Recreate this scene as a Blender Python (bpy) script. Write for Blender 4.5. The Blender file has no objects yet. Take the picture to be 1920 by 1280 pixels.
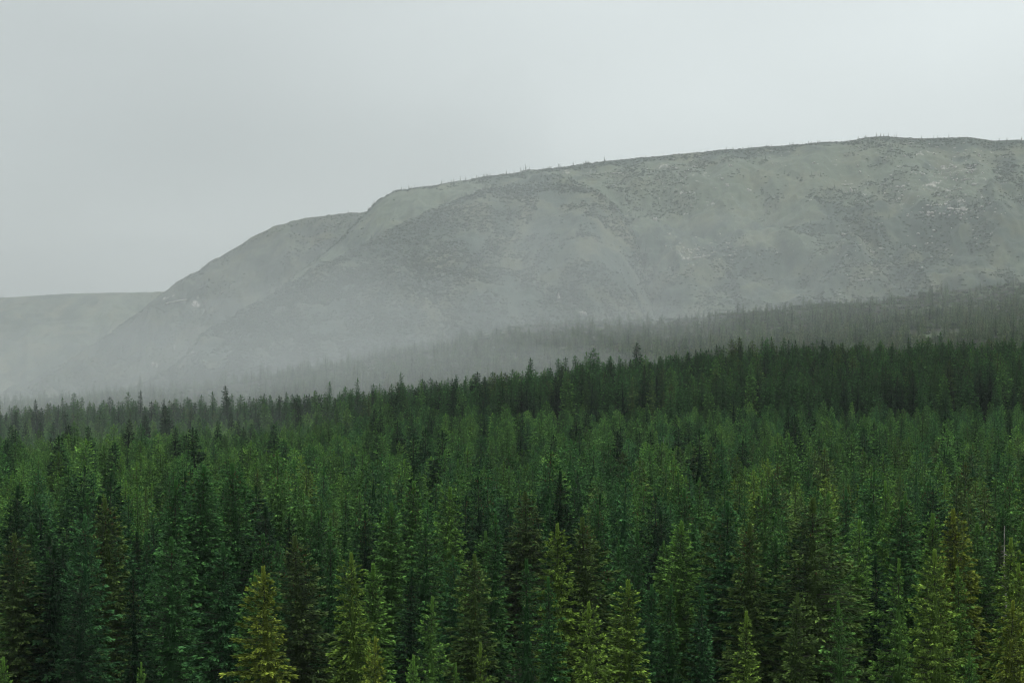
import bpy, math, random
import numpy as np
from mathutils import Vector, noise as mnoise

RNG = np.random.default_rng(7)
random.seed(7)
C = bpy.context.scene.collection
SC = bpy.context.scene
F = 1920 * 85 / 36.0          # photo pixels per unit tangent
YH = 640.0                    # horizon row of the level camera

# ---------------------------------------------------------------- camera, sky, sun
cam_d = bpy.data.cameras.new('camera'); cam_d.lens = 85; cam_d.sensor_width = 36
cam_d.clip_start = 0.5; cam_d.clip_end = 60000
cam = bpy.data.objects.new('camera', cam_d); C.objects.link(cam)
cam.location = (0, 0, 0); cam.rotation_euler = (math.radians(90), 0, 0)
SC.camera = cam

SUN_EL, SUN_AZ = 58.0, 105.0     # azimuth from the view direction (+Y), positive to the right
w = bpy.data.worlds.new('World'); SC.world = w; w.use_nodes = True
nt = w.node_tree; nt.nodes.clear()
def N(t, typ, **kw):
    n = t.nodes.new(typ)
    for k, v in kw.items(): setattr(n, k, v)
    return n
out = N(nt, 'ShaderNodeOutputWorld'); bg = N(nt, 'ShaderNodeBackground')
sky = N(nt, 'ShaderNodeTexSky', sky_type='NISHITA', sun_disc=False)
sky.sun_elevation = math.radians(SUN_EL); sky.sun_rotation = math.radians(SUN_AZ)
bg.inputs['Strength'].default_value = 0.1
tc = N(nt, 'ShaderNodeTexCoord'); sep = N(nt, 'ShaderNodeSeparateXYZ')
nt.links.new(tc.outputs['Generated'], sep.inputs[0])
def wmath(op, a, b=None, c=None):
    n = N(nt, 'ShaderNodeMath', operation=op)
    for i, v in enumerate((a, b, c)):
        if v is None: continue
        if isinstance(v, (int, float)): n.inputs[i].default_value = v
        else: nt.links.new(v, n.inputs[i])
    return n.outputs[0]
# a closed layer of cloud: luminance rises slowly to the zenith, with broad soft billows, brighter to the east side
elev = wmath('MAXIMUM', sep.outputs['Z'], 0.0)
lum = wmath('MULTIPLY_ADD', elev, 1.9, 0.90)
side = wmath('MULTIPLY_ADD', sep.outputs['X'], 0.75, 1.0)
side = wmath('MINIMUM', wmath('MAXIMUM', side, 0.86), 1.13)
lum = wmath('MULTIPLY', lum, side)
mp = N(nt, 'ShaderNodeMapping'); mp.inputs['Scale'].default_value = (3.2, 3.2, 7.0)
mp.inputs['Location'].default_value = (1.3, 0.4, 0.2)
nt.links.new(tc.outputs['Generated'], mp.inputs[0])
ns = N(nt, 'ShaderNodeTexNoise'); ns.inputs['Scale'].default_value = 1.0; ns.inputs['Detail'].default_value = 2.5
ns.inputs['Roughness'].default_value = 0.4
nt.links.new(mp.outputs[0], ns.inputs['Vector'])
lum = wmath('MULTIPLY', lum, wmath('MULTIPLY_ADD', ns.outputs[0], 1.0, 0.49))
cl = N(nt, 'ShaderNodeVectorMath', operation='SCALE'); cl.inputs[0].default_value = (6.95, 7.44, 7.45)
nt.links.new(lum, cl.inputs['Scale'])
mx = N(nt, 'ShaderNodeMix', data_type='RGBA'); mx.inputs['Factor'].default_value = 0.92
nt.links.new(sky.outputs[0], mx.inputs[6]); nt.links.new(cl.outputs[0], mx.inputs[7])
nt.links.new(mx.outputs[2], bg.inputs['Color']); nt.links.new(bg.outputs[0], out.inputs[0])

sd = bpy.data.lights.new('sun', 'SUN'); sd.energy = 1.5; sd.angle = math.radians(12); sd.color = (1.0, 0.965, 0.90)
sun = bpy.data.objects.new('sun', sd); C.objects.link(sun)
el, az = math.radians(SUN_EL), math.radians(SUN_AZ)
# light comes from high on the right
SUN_FROM = Vector((math.sin(az) * math.cos(el), math.cos(az) * math.cos(el), math.sin(el)))
sun.rotation_euler = SUN_FROM.to_track_quat('Z', 'Y').to_euler()

SC.view_settings.view_transform = 'Standard'; SC.view_settings.look = 'None'
SC.view_settings.exposure = 0.0; SC.view_settings.gamma = 1.0; SC.view_settings.use_curve_mapping = False
SC.render.engine = 'CYCLES'
SC.cycles.use_denoising = True
SC.cycles.max_bounces = 6; SC.cycles.diffuse_bounces = 1; SC.cycles.glossy_bounces = 1
SC.cycles.transmission_bounces = 2; SC.cycles.volume_bounces = 1; SC.cycles.transparent_max_bounces = 8
SC.cycles.filter_width = 1.2

# ---------------------------------------------------------------- helpers
def mesh_obj(name, V, Fc, mats, parent=None, attrs=None, matidx=None, smooth=False, link=True):
    me = bpy.data.meshes.new(name)
    me.from_pydata([tuple(v) for v in V] if not isinstance(V, list) else V, [], Fc if isinstance(Fc, list) else Fc.tolist())
    for m in mats: me.materials.append(m)
    if matidx is not None: me.polygons.foreach_set('material_index', np.asarray(matidx, dtype=np.int32))
    if attrs:
        for k, a in attrs.items():
            at = me.attributes.new(k, 'FLOAT', 'POINT'); at.data.foreach_set('value', np.asarray(a, dtype=np.float32))
    if smooth: me.polygons.foreach_set('use_smooth', [True] * len(me.polygons))
    me.update()
    o = bpy.data.objects.new(name, me)
    if link: C.objects.link(o)
    if parent is not None: o.parent = parent
    return o

class MatB:
    def __init__(s, name):
        s.m = bpy.data.materials.new(name); s.m.use_nodes = True; s.t = s.m.node_tree
        s.t.nodes.clear(); s.out = s.n('ShaderNodeOutputMaterial')
    def n(s, typ, **kw): return N(s.t, typ, **kw)
    def l(s, a, b): s.t.links.new(a, b)
    def val(s, sock, v):
        if isinstance(v, (int, float)): sock.default_value = v
        elif isinstance(v, tuple): sock.default_value = v if len(v) == len(sock.default_value) else v + (1,)
        else: s.l(v, sock)
    def math(s, op, a, b=0.0, c=0.0, clamp=False):
        n = s.n('ShaderNodeMath', operation=op, use_clamp=clamp)
        s.val(n.inputs[0], a); s.val(n.inputs[1], b); s.val(n.inputs[2], c); return n.outputs[0]
    def mix(s, f, a, b):
        n = s.n('ShaderNodeMix', data_type='RGBA'); s.val(n.inputs[0], f); s.val(n.inputs[6], a); s.val(n.inputs[7], b); return n.outputs[2]
    def noise(s, vec, scale, detail=4, rough=0.55):
        n = s.n('ShaderNodeTexNoise'); s.l(vec, n.inputs['Vector']); n.inputs['Scale'].default_value = scale
        n.inputs['Detail'].default_value = detail; n.inputs['Roughness'].default_value = rough; return n.outputs[0]
    def ramp(s, f, a, b):
        n = s.n('ShaderNodeMapRange'); n.interpolation_type = 'SMOOTHSTEP'; s.val(n.inputs[0], f)
        n.inputs[1].default_value = a; n.inputs[2].default_value = b; return n.outputs[0]

def fnoise(x, y, scale, oct=4, seed=0.0):
    """vectorised fractal noise in about -1..1"""
    x = np.asarray(x, float); y = np.asarray(y, float)
    sh = np.broadcast(x, y).shape
    xf = np.broadcast_to(x, sh).ravel() / scale; yf = np.broadcast_to(y, sh).ravel() / scale
    o = np.zeros(xf.shape); amp = 1.0; tot = 0
    r = np.random.default_rng(int(seed * 977) + 5)
    P = r.permutation(512); G = r.uniform(-1, 1, 512)
    for k in range(oct):
        xi = np.floor(xf).astype(int); yi = np.floor(yf).astype(int); fx = xf - xi; fy = yf - yi
        fx = fx * fx * (3 - 2 * fx); fy = fy * fy * (3 - 2 * fy)
        h = lambda a, b: G[(P[(a & 511)] + b * 57 + k * 31) & 511]
        v = (h(xi, yi) * (1 - fx) + h(xi + 1, yi) * fx) * (1 - fy) + (h(xi, yi + 1) * (1 - fx) + h(xi + 1, yi + 1) * fx) * fy
        o += amp * v; tot += amp; amp *= 0.5; xf = xf * 2.03 + 11.7; yf = yf * 2.03 + 5.1
    return (o / tot * 1.4).reshape(sh)

# ---------------------------------------------------------------- materials
def leaf_material():
    b = MatB('spruce_needles')
    at = b.n('ShaderNodeAttribute', attribute_type='INSTANCER', attribute_name='tint')
    age = b.n('ShaderNodeAttribute', attribute_type='GEOMETRY', attribute_name='age')
    a = age.outputs['Fac']
    fresh_light = b.math('MULTIPLY', a, 1.0, clamp=True)
    f2 = b.math('POWER', fresh_light, 1.3)
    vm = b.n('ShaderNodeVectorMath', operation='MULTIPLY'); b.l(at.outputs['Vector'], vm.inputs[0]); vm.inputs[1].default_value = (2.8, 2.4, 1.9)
    vo = b.n('ShaderNodeVectorMath', operation='SCALE'); b.l(at.outputs['Vector'], vo.inputs[0]); vo.inputs['Scale'].default_value = 0.37  # inner needles darkened for age and to stand in for shade in gaps
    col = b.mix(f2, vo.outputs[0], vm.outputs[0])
    cone = b.math('GREATER_THAN', a, 1.5)
    col = b.mix(cone, col, (0.095, 0.060, 0.030))
    dif = b.n('ShaderNodeBsdfPrincipled'); b.l(col, dif.inputs['Base Color']); dif.inputs['Roughness'].default_value = 0.75
    dif.inputs['Specular IOR Level'].default_value = 0.06
    tr = b.n('ShaderNodeBsdfTranslucent'); b.l(col, tr.inputs[0])
    ms = b.n('ShaderNodeMixShader'); ms.inputs[0].default_value = 0.1
    b.l(dif.outputs[0], ms.inputs[1]); b.l(tr.outputs[0], ms.inputs[2]); b.l(ms.outputs[0], b.out.inputs[0])
    return b.m
def bark_material(name, c1, c2):
    b = MatB(name); g = b.n('ShaderNodeNewGeometry')
    mp = b.n('ShaderNodeMapping'); mp.inputs['Scale'].default_value = (1, 1, 0.3); b.l(g.outputs['Position'], mp.inputs[0])
    f = b.ramp(b.noise(mp.outputs[0], 5.0), 0.35, 0.65)
    p = b.n('ShaderNodeBsdfPrincipled'); b.l(b.mix(f, c1, c2), p.inputs['Base Color']); p.inputs['Roughness'].default_value = 0.95; p.inputs['Specular IOR Level'].default_value = 0.05
    b.l(p.outputs[0], b.out.inputs[0]); return b.m
LEAF = leaf_material()
BARK = bark_material('spruce_bark', (0.022, 0.024, 0.016), (0.045, 0.045, 0.034))
TWIG = bark_material('inner_twigs', (0.010, 0.011, 0.008), (0.022, 0.022, 0.016))
SNAG = bark_material('dead_wood', (0.13, 0.12, 0.11), (0.28, 0.265, 0.25))

def ground_material():
    b = MatB('forest_floor'); g = b.n('ShaderNodeNewGeometry'); P = g.outputs['Position']
    c = b.mix(b.ramp(b.noise(P, 0.35, 6), 0.35, 0.65), (0.016, 0.014, 0.010), (0.016, 0.024, 0.010))
    c = b.mix(b.ramp(b.noise(P, 0.012, 5), 0.5, 0.62), c, (0.045, 0.064, 0.030))
    p = b.n('ShaderNodeBsdfPrincipled'); b.l(c, p.inputs['Base Color']); p.inputs['Roughness'].default_value = 0.95; p.inputs['Specular IOR Level'].default_value = 0.1
    b.l(p.outputs[0], b.out.inputs[0]); return b.m
def mountain_material(name, grass, scrub, rock, rock_t=0.62, bias=0.0):
    b = MatB(name); g = b.n('ShaderNodeNewGeometry'); P = g.outputs['Position']
    mp = b.n('ShaderNodeMapping'); mp.inputs['Scale'].default_value = (1.0, 0.45, 1.0); b.l(P, mp.inputs[0]); Q = mp.outputs[0]
    wv = b.n('ShaderNodeVectorMath', operation='ADD'); b.l(Q, wv.inputs[0])
    nn = b.n('ShaderNodeTexNoise'); b.l(Q, nn.inputs['Vector']); nn.inputs['Scale'].default_value = 0.01; nn.inputs['Detail'].default_value = 3
    sc = b.n('ShaderNodeVectorMath', operation='SCALE'); b.l(nn.outputs['Color'], sc.inputs[0]); sc.inputs['Scale'].default_value = 60
    b.l(sc.outputs[0], wv.inputs[1]); W = wv.outputs[0]
    big = b.noise(W, 0.0055, 6, 0.6); med = b.noise(W, 0.03, 6, 0.65); fine = b.noise(Q, 0.16, 4, 0.6)
    m = b.math('ADD', b.math('MULTIPLY', big, 0.45), b.math('MULTIPLY', med, 0.55))
    at = b.n('ShaderNodeAttribute', attribute_type='GEOMETRY', attribute_name='scrub')
    m = b.math('ADD', m, b.math('MULTIPLY', at.outputs['Fac'], 0.16))
    f = b.ramp(m, 0.455 - bias, 0.535 - bias)
    c = b.mix(f, grass, scrub)
    dry = b.ramp(b.noise(W, 0.02, 5), 0.45, 0.68)
    c = b.mix(b.math('MULTIPLY', dry, 0.8), c, tuple(x * k for x, k in zip(grass, (1.45, 1.15, 1.0))))
    c = b.mix(b.ramp(fine, 0.3, 0.7), b.mix(0.4, c, (0.03, 0.04, 0.025)), c)
    ra = b.n('ShaderNodeAttribute', attribute_type='GEOMETRY', attribute_name='rock')
    rk = b.math('ADD', b.noise(W, 0.05, 7, 0.7), b.math('MULTIPLY', ra.outputs['Fac'], 0.10))
    c = b.mix(b.ramp(rk, rock_t, rock_t + 0.06), c, rock)
    p = b.n('ShaderNodeBsdfPrincipled'); b.l(c, p.inputs['Base Color']); p.inputs['Roughness'].default_value = 0.95
    bp = b.n('ShaderNodeBump'); bp.inputs['Strength'].default_value = 0.8; bp.inputs['Distance'].default_value = 4.0
    b.l(med, bp.inputs['Height']); b.l(bp.outputs[0], p.inputs['Normal'])
    b.l(p.outputs[0], b.out.inputs[0]); return b.m

# ---------------------------------------------------------------- the ground: one sheet
COLS = np.array([-900, 0, 480, 960, 1440, 1920, 2800], float)
ROWS = np.array([0, 120, 180, 250, 330, 430, 560, 720, 860, 980, 1120, 1500, 1850, 2250, 2700, 3200, 9000], float)
GZ = np.array([
    [-36] * 7, [-36] * 7, [-37] * 7,
    [-38, -37, -37, -37, -37, -37, -36],
    [-39, -38.3, -38, -38, -37.6, -37.2, -36.5],
    [-43, -41, -40.3, -39.8, -39, -38, -37],
    [-45.5, -42, -40.5, -39.5, -37, -35.5, -34],
    [-48, -45, -42.5, -38, -34.5, -32, -30],
    [-52, -49, -46, -38, -33, -30.5, -29],
    [-56, -51, -48, -37, -26, -24.5, -22],
    [-62, -57, -53, -39, -27, -24, -21],
    [-70, -66, -62, -42, -26, -16, -8],
    [-70, -64, -53, -26, -7, 6, 18],
    [-74, -67, -44, -3, 12, 33, 48],
    [-80, -72, -42, 15, 33, 62, 88],
    [-110, -110, -90, -40, 0, 50, 80],
    [-160, -160, -150, -120, -100, -80, -60]], float)
def ground_z(X, Y):
    X = np.asarray(X, float); Y = np.asarray(Y, float)
    px = np.clip(960 + X / np.maximum(Y, 60) * F, COLS[0], COLS[-1]); D = np.clip(Y, ROWS[0], ROWS[-1])
    i = np.clip(np.searchsorted(COLS, px, 'right') - 1, 0, len(COLS) - 2); j = np.clip(np.searchsorted(ROWS, D, 'right') - 1, 0, len(ROWS) - 2)
    u = (px - COLS[i]) / (COLS[i + 1] - COLS[i]); v = (D - ROWS[j]) / (ROWS[j + 1] - ROWS[j])
    z = (GZ[j, i] * (1 - u) + GZ[j, i + 1] * u) * (1 - v) + (GZ[j + 1, i] * (1 - u) + GZ[j + 1, i + 1] * u) * v
    amp = np.clip((Y - 250) / 900, 0, 1)
    return z + 5.0 * amp * fnoise(X, Y, 210, 3, 3) + 1.5 * np.clip((Y - 1100) / 600, 0, 4) * fnoise(X, Y, 80, 3, 4)

def grid_faces(nx, ny):
    i, j = np.meshgrid(np.arange(nx - 1), np.arange(ny - 1)); a = (j * nx + i).ravel()
    return np.stack([a, a + 1, a + nx + 1, a + nx], 1)
gy = np.concatenate([np.linspace(-300, 150, 10), np.linspace(160, 3200, 200), np.linspace(3300, 7800, 30)])
gx = np.concatenate([np.linspace(-3600, -760, 24), np.linspace(-740, 740, 160), np.linspace(760, 3600, 24)])
GX, GY = np.meshgrid(gx, gy)
V = np.stack([GX.ravel(), GY.ravel(), ground_z(GX, GY).ravel()], 1)
ground = mesh_obj('ground', V, grid_faces(len(gx), len(gy)), [ground_material()], smooth=True)
ground['kind'] = 'structure'; ground['label'] = 'dark forest floor under the spruces'

# ---------------------------------------------------------------- mountains
def mountain(name, label, sil, d_crest, d_foot, z_foot, mat, px0, px1, nx, ny, rough, seed, back=900, gully=1.0, scrubf=None, rockf=None, shape=1.25, crest_rough=1.0):
    """a slope with real thickness: foot, face, rounded crest and back slope; sil gives the crest's bearing and elevation"""
    px = np.linspace(px0, px1, nx)
    yc = np.interp(px, [p[0] for p in sil], [p[1] for p in sil])
    dc = np.interp(px, [p[0] for p in d_crest], [p[1] for p in d_crest])
    df = np.interp(px, [p[0] for p in d_foot], [p[1] for p in d_foot])
    zc = (YH - yc) * dc / F
    t = np.concatenate([np.linspace(0, 1, ny), 1 + np.linspace(0, 1, 16)[1:]])
    T, PX = np.meshgrid(t, px, indexing='ij'); _, ZC = np.meshgrid(t, zc, indexing='ij'); _, DC = np.meshgrid(t, dc, indexing='ij'); _, DF = np.meshgrid(t, df, indexing='ij')
    tf = np.clip(T, 0, 1); tb = np.clip(T - 1, 0, 1)
    D = DF + (DC - DF) * tf + back * tb
    # face profile: straight flank that rounds over near the crest
    s = tf + 0.32 * tf * (1 - tf)
    Z = z_foot + (ZC - z_foot) * s - tb ** 1.3 * (ZC - z_foot) * 0.9
    X = (PX - 960) / F * D
    env = np.sin(np.pi * np.clip(tf, 0, 1)) ** 0.7 * (1 - tb)
    Z = Z + env * (rough * fnoise(X, D, 420, 4, seed) * 0.8 - rough * 0.5 * np.abs(fnoise(X * 1.3 + D * 0.25, D * 0.22, 90, 3, seed + 7)) + rough * 0.75 * fnoise(X * 1.6, D * 0.4, 130, 5, seed + 1) * gully)
    Z = Z + (0.10 + env) * 0.16 * rough * fnoise(X, D, 38, 3, seed + 2)
    edge = np.exp(-((T - 1) / 0.05) ** 2)
    Z = Z + edge * crest_rough * fnoise(X, D * 0 + seed * 10, 14, 4, seed + 5)
    V = np.stack([X.ravel(), D.ravel(), Z.ravel()], 1)
    at = {'scrub': (scrubf(PX, YH - Z / D * F, T) if scrubf else np.zeros(T.shape)).ravel(), 'rock': (rockf(PX, YH - Z / D * F, T) if rockf else np.zeros(T.shape)).ravel()}
    o = mesh_obj(name, V, grid_faces(nx, len(t)), [mat], attrs=at, smooth=True)
    o['kind'] = 'structure'; o['label'] = label
    return o, (px, t, X, D, Z)
def bump(px, y, cx, cy, rx, ry): return np.exp(-((px - cx) / rx) ** 2 - ((y - cy) / ry) ** 2)

GRASS = (0.060, 0.080, 0.045); SCRUB = (0.014, 0.030, 0.016); ROCK = (0.30, 0.28, 0.255)
def scrubA(px, y, t):
    s = 1.6 * np.exp(-((1 - t) / 0.035) ** 2)                         # dark dwarf pine along the top
    s += 1.1 * bump(px, y, 1780, 430, 130, 40) + 0.9 * bump(px, y, 1640, 480, 120, 40) + 0.9 * bump(px, y, 1420, 520, 150, 50)
    s += 0.5 * bump(px, y, 1560, 420, 70, 22) - 1.3 * bump(px, y, 1230, 360, 120, 45) - 0.7 * bump(px, y, 1500, 330, 160, 40) - 0.8 * bump(px, y, 790, 370, 70, 25)
    return s
def rockA(px, y, t):
    r = 1.0 * bump(px, y, 1800, 330, 110, 60) + 1.0 * bump(px, y, 1300, 470, 70, 25) + 0.9 * bump(px, y, 1280, 350, 60, 60) + 0.7 * bump(px, y, 1800, 400, 90, 20)
    r += 0.9 * bump(px, y, 1100, 322, 90, 8) + 0.9 * bump(px, y, 1240, 313, 60, 7) + 0.5 * bump(px, y, 1620, 350, 90, 50)
    return r
massif, GA = mountain('mountain', 'broad misty mountain slope with grass, dwarf pine and pale rocks',
    [(-200, 1000), (200, 820), (400, 655), (520, 548), (600, 487), (645, 445), (672, 412), (688, 396), (706, 377), (740, 358), (820, 347), (900, 333), (980, 322), (1040, 315), (1130, 303), (1300, 286), (1420, 276), (1500, 271), (1580, 266), (1650, 257), (1720, 260), (1810, 257), (1860, 263), (1920, 262), (2200, 268), (2600, 290)],
    [(-200, 3500), (600, 3900), (1100, 4000), (1920, 3700), (2600, 3500)], [(-200, 3000), (1200, 2950), (1920, 2750), (2600, 2700)], -70,
    mountain_material('mountain_slope', GRASS, SCRUB, ROCK, 0.66), 380, 2450, 900, 300, 44, 1, scrubf=scrubA, rockf=rockA)
def scrubS(px, y, t):
    return 0.6 * np.ones_like(px) - 0.7 * bump(px, y, 560, 640, 90, 30) - 0.8 * bump(px, y, 830, 470, 80, 30) - 0.5 * bump(px, y, 900, 560, 130, 40) + 0.8 * np.exp(-((1 - t) / 0.06) ** 2)
def rockS(px, y, t): return 1.4 * bump(px, y, 366, 660, 14, 12) + 1.5 * bump(px, y, 1047, 560, 6, 30) + 1.5 * bump(px, y, 1092, 590, 12, 16) + 1.2 * bump(px, y, 285, 705, 14, 12)
spur, GS = mountain('mountain_spur', 'darker scrub covered spur sloping down to the left in the mist',
    [(-100, 1040), (60, 850), (180, 772), (250, 726), (300, 700), (345, 672), (366, 645), (376, 623), (395, 612), (470, 573), (520, 545), (560, 522), (600, 500), (640, 478), (700, 446), (750, 420), (820, 387), (920, 352), (1000, 342), (1060, 345), (1120, 356), (1160, 390), (1190, 440), (1215, 520), (1245, 600), (1300, 700), (1400, 820)],
    [(-100, 2850), (180, 2900), (560, 3200), (950, 3560), (1150, 3450), (1400, 3100)], [(-100, 2600), (1400, 2700)], -80,
    mountain_material('spur_slope', (0.058, 0.074, 0.038), SCRUB, ROCK, 0.70, 0.03), 100, 1290, 600, 260, 34, 9, back=500, crest_rough=3.0, scrubf=scrubS, rockf=rockS)
ridge2, G2 = mountain('mountain_shoulder', 'paler second shoulder of the mountain falling away to the left',
    [(-300, 900), (-100, 795), (0, 742), (60, 712), (120, 682), (200, 628), (260, 585), (305, 548), (340, 524), (372, 508), (400, 488), (428, 472), (470, 446), (500, 431), (530, 420), (560, 411), (620, 402), (680, 398), (760, 394), (900, 420)],
    [(-300, 4300), (300, 4600), (900, 4900)], [(-300, 3900), (900, 4000)], -110,
    mountain_material('shoulder_slope', (0.055, 0.068, 0.040), (0.018, 0.026, 0.018), ROCK, 0.69, 0.04), -250, 900, 460, 150, 46, 14, crest_rough=2.5,
    rockf=lambda px, y, t: 0.9 * bump(px, y, 390, 590, 70, 30) + bump(px, y, 100, 730, 60, 20) + bump(px, y, 340, 560, 60, 15))
ridge3, G3 = mountain('distant_ridge', 'flat pale ridge farthest away in the mist at the left edge',
    [(-600, 590), (-100, 565), (0, 558), (80, 553), (150, 550), (300, 547), (420, 548), (600, 560)],
    [(-600, 6000), (600, 6000)], [(-600, 4900), (600, 5000)], -130,
    mountain_material('distant_slope', (0.085, 0.10, 0.068), (0.035, 0.046, 0.034), ROCK, 0.70, 0.01), -560, 560, 300, 110, 36, 21)  # lighter colours stand in for the thicker haze at this distance

# ---------------------------------------------------------------- spruce prototypes
def kites(P, Dr, L, W, up, age0, age1, bend=0.25):
    """needle sprays: each a bent kite of two triangles on each side of its twig"""
    n = len(P); Dn = Dr / np.linalg.norm(Dr, axis=1, keepdims=True)
    S = np.cross(Dn, up); S /= np.maximum(np.linalg.norm(S, axis=1, keepdims=True), 1e-6)
    U = np.cross(S, Dn)
    m = P + Dn * (L * 0.42)[:, None] + U * (L * 0.06)[:, None]
    V = np.stack([P, m + S * (W / 2)[:, None] - U * (W * bend)[:, None], P + Dn * L[:, None], m - S * (W / 2)[:, None] - U * (W * bend)[:, None]], 1).reshape(-1, 3)
    i = np.arange(n)[:, None] * 4
    Fc = np.concatenate([i + np.array([0, 1, 2]), i + np.array([0, 2, 3])])
    A = np.stack([age0, (age0 + age1) / 2, age1, (age0 + age1) / 2], 1).ravel()
    return V, Fc, A
def tube(pts, radii, sides):
    pts = np.asarray(pts, float); n = len(pts); a = np.arange(sides) * 2 * math.pi / sides
    d = np.gradient(pts, axis=0); V = []
    for p, r, t in zip(pts, radii, d):
        t = t / (np.linalg.norm(t) + 1e-9); ref = np.array([1, 0, 0]) if abs(t[0]) < 0.8 else np.array([0, 1, 0])
        s = np.cross(t, ref); s /= np.linalg.norm(s); u = np.cross(t, s)
        V.append(p + r * (np.cos(a)[:, None] * s + np.sin(a)[:, None] * u))
    V = np.concatenate(V); Fc = []
    for k in range(n - 1):
        for j in range(sides):
            j2 = (j + 1) % sides; Fc.append([k * sides + j, k * sides + j2, (k + 1) * sides + j2, (k + 1) * sides + j])
    return V, Fc

def make_spruce(seed, H=20.0, R=2.9, lod=0, droop=0.25, fill=1.0, base=0.12, cones=0.0, power=0.8, fresh_light=1.0, lop=0.25, gap=0.0, trunk_sep=True, narrow_top=1.0, fluff=1.0):
    r = np.random.default_rng(seed)
    cfg = {0: (0.36, 6, 64), 1: (0.44, 6, 30), 2: (0.85, 5, 7)}[lod]
    step, nb, nk = cfg
    V, Fc, A, MI = [], [], [], []
    nv = 0
    lean = r.normal(0, 0.012, 2)
    def axis(z): return np.stack([lean[0] * z + 0.10 * np.sin(z * 0.35 + seed), lean[1] * z + 0.10 * np.cos(z * 0.3 + seed * 2), z], -1)
    # whorls
    z = H * base; heights = []
    while z < H - 0.35:
        heights.append(z); z += step * (0.8 + 0.4 * r.random()) * (1 if z < H * 0.85 else 0.75)
    side_az = r.uniform(0, 6.28); B = []
    for z in heights:
        t = (z - H * base) / (H * (1 - base))           # 0 base .. 1 top
        Lm = R * ((1 - t) ** power) * (0.9 + 0.1 * math.sin(z * 1.1 + seed)) * narrow_top + 0.10
        if t < 0.15: Lm *= 0.72 + 0.28 * t / 0.15
        k = nb if t < 0.8 else max(3, nb - 2); a0 = r.uniform(0, 6.28)
        for q in range(k):
            if r.random() < gap: continue
            az = a0 + q * 6.283 / k + r.normal(0, 0.22)
            L = Lm * (1 + lop * math.cos(az - side_az)) * r.uniform(0.62, 1.18)
            if r.random() < 0.05: L *= 1.25
            B.append((z + r.normal(0, 0.12), az, L, t, r.random()))
    B = np.array(B); zb, azb, Lb, tb, rb = B.T
    dirx = np.stack([np.cos(azb), np.sin(azb)], 1)
    def branch_point(i, s):
        """point on branch i at fraction s: rises a little, sags, lifts at the tip"""
        L = Lb[i]; rise = 0.42 * (tb[i] ** 1.5) + 0.06; sag = droop * (1 - tb[i]) * (0.8 + 0.5 * rb[i])
        dz = L * (rise * s - sag * 2.1 * s * s * (1 - 0.42 * s))
        p = axis(zb[i]); rad = L * s * (1 - 0.04 * s)
        q = p.copy(); q[:, 0] += dirx[i, 0] * rad; q[:, 1] += dirx[i, 1] * rad; q[:, 2] += dz
        return q
    nB = len(B)
    cnt = np.maximum(3, (nk * fill * np.clip(Lb / (R * 0.55), 0.3, 1.5)).astype(int))
    I = np.repeat(np.arange(nB), cnt); n = len(I)
    nt_ = 5; TC = np.sqrt(np.clip((np.arange(nt_) + r.uniform(0.1, 0.9, (nB, nt_))) / nt_, 0.03, 1)); TS = r.choice([-1, 1], (nB, nt_)); TB = r.random((nB, nt_)); TO = r.uniform(0.2, 1.0, (nB, nt_))
    J = r.integers(0, nt_, n); s = np.clip(TC[I, J] + r.normal(0, 0.035, n), 0.05, 1); tuftb = TB[I, J]
    P = branch_point(I, s)
    sgn = np.where(r.random(n) < 0.85, TS[I, J], -TS[I, J])
    ang = sgn * r.uniform(0.35, 1.15, n) * (1 - 0.45 * s)
    ca = azb[I] + ang
    # side twigs spread the spray sideways, then hang
    off = np.clip(TO[I, J] + r.normal(0, 0.16, n), 0, 1.1) * (0.36 * Lb[I] * (1 - 0.72 * s) + 0.06)
    P[:, 0] += np.cos(ca) * off; P[:, 1] += np.sin(ca) * off
    hang = np.where(r.random(n) < 0.45, r.uniform(0.3, 1.3, n), r.uniform(-0.35, 0.35, n))
    P[:, 2] -= off * 0.25 + r.uniform(0, 0.12, n)
    Dr = np.stack([np.cos(ca), np.sin(ca), -hang * (1 - 0.6 * tb[I]) + 0.5 * (tb[I] > 0.85)], 1)
    sz = {0: 0.32, 1: 0.45, 2: 0.95}[lod] * fluff
    Lk = sz * r.uniform(0.55, 1.2, n) * np.clip(0.5 + Lb[I] / R * 0.9, 0.5, 1.1)
    Wk = Lk * r.uniform(0.28, 0.5, n) * (1.0 if lod < 2 else 1.25)
    up = np.stack([r.normal(0, 0.85, n), r.normal(0, 0.85, n), np.ones(n)], 1)
    clump = 0.5 + 0.5 * np.sin(azb[I] * 2.3 + zb[I] * 1.7 + rb[I] * 3)
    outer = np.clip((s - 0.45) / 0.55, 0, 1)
    a1 = np.clip((0.25 + 0.75 * outer) * (0.12 + 0.25 * rb[I] + 0.95 * tuftb ** 1.6) * (0.55 + 0.45 * clump) * (0.8 + 0.45 * tb[I]) * fresh_light + r.normal(0, 0.1, n), 0, 1.0)  # besides fresh growth, tops and tufts are lightened as if lit from above
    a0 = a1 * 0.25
    v, f, a = kites(P, Dr, Lk, Wk, up, a0, a1)
    V.append(v); Fc.append(f + nv); A.append(a); MI += [0] * len(f); nv += len(v)
    # leader and dense needles close to the stem so that it does not read as a skeleton
    nl = {0: 2600, 1: 900, 2: 110}[lod]
    zz = H * (base + (1 - base) * r.random(nl) ** 0.7); zz[: max(4, nl // 14)] = H - r.uniform(0, 0.9, max(4, nl // 14))
    az = r.uniform(0, 6.283, nl); tt = zz / H
    rad = r.random(nl) ** 0.6 * 0.46 * R * (1 - tt) ** power * np.clip((1 - tt) / 0.12, 0.35, 1)
    P = axis(zz); P[:, 0] += np.cos(az) * rad; P[:, 1] += np.sin(az) * rad
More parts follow.
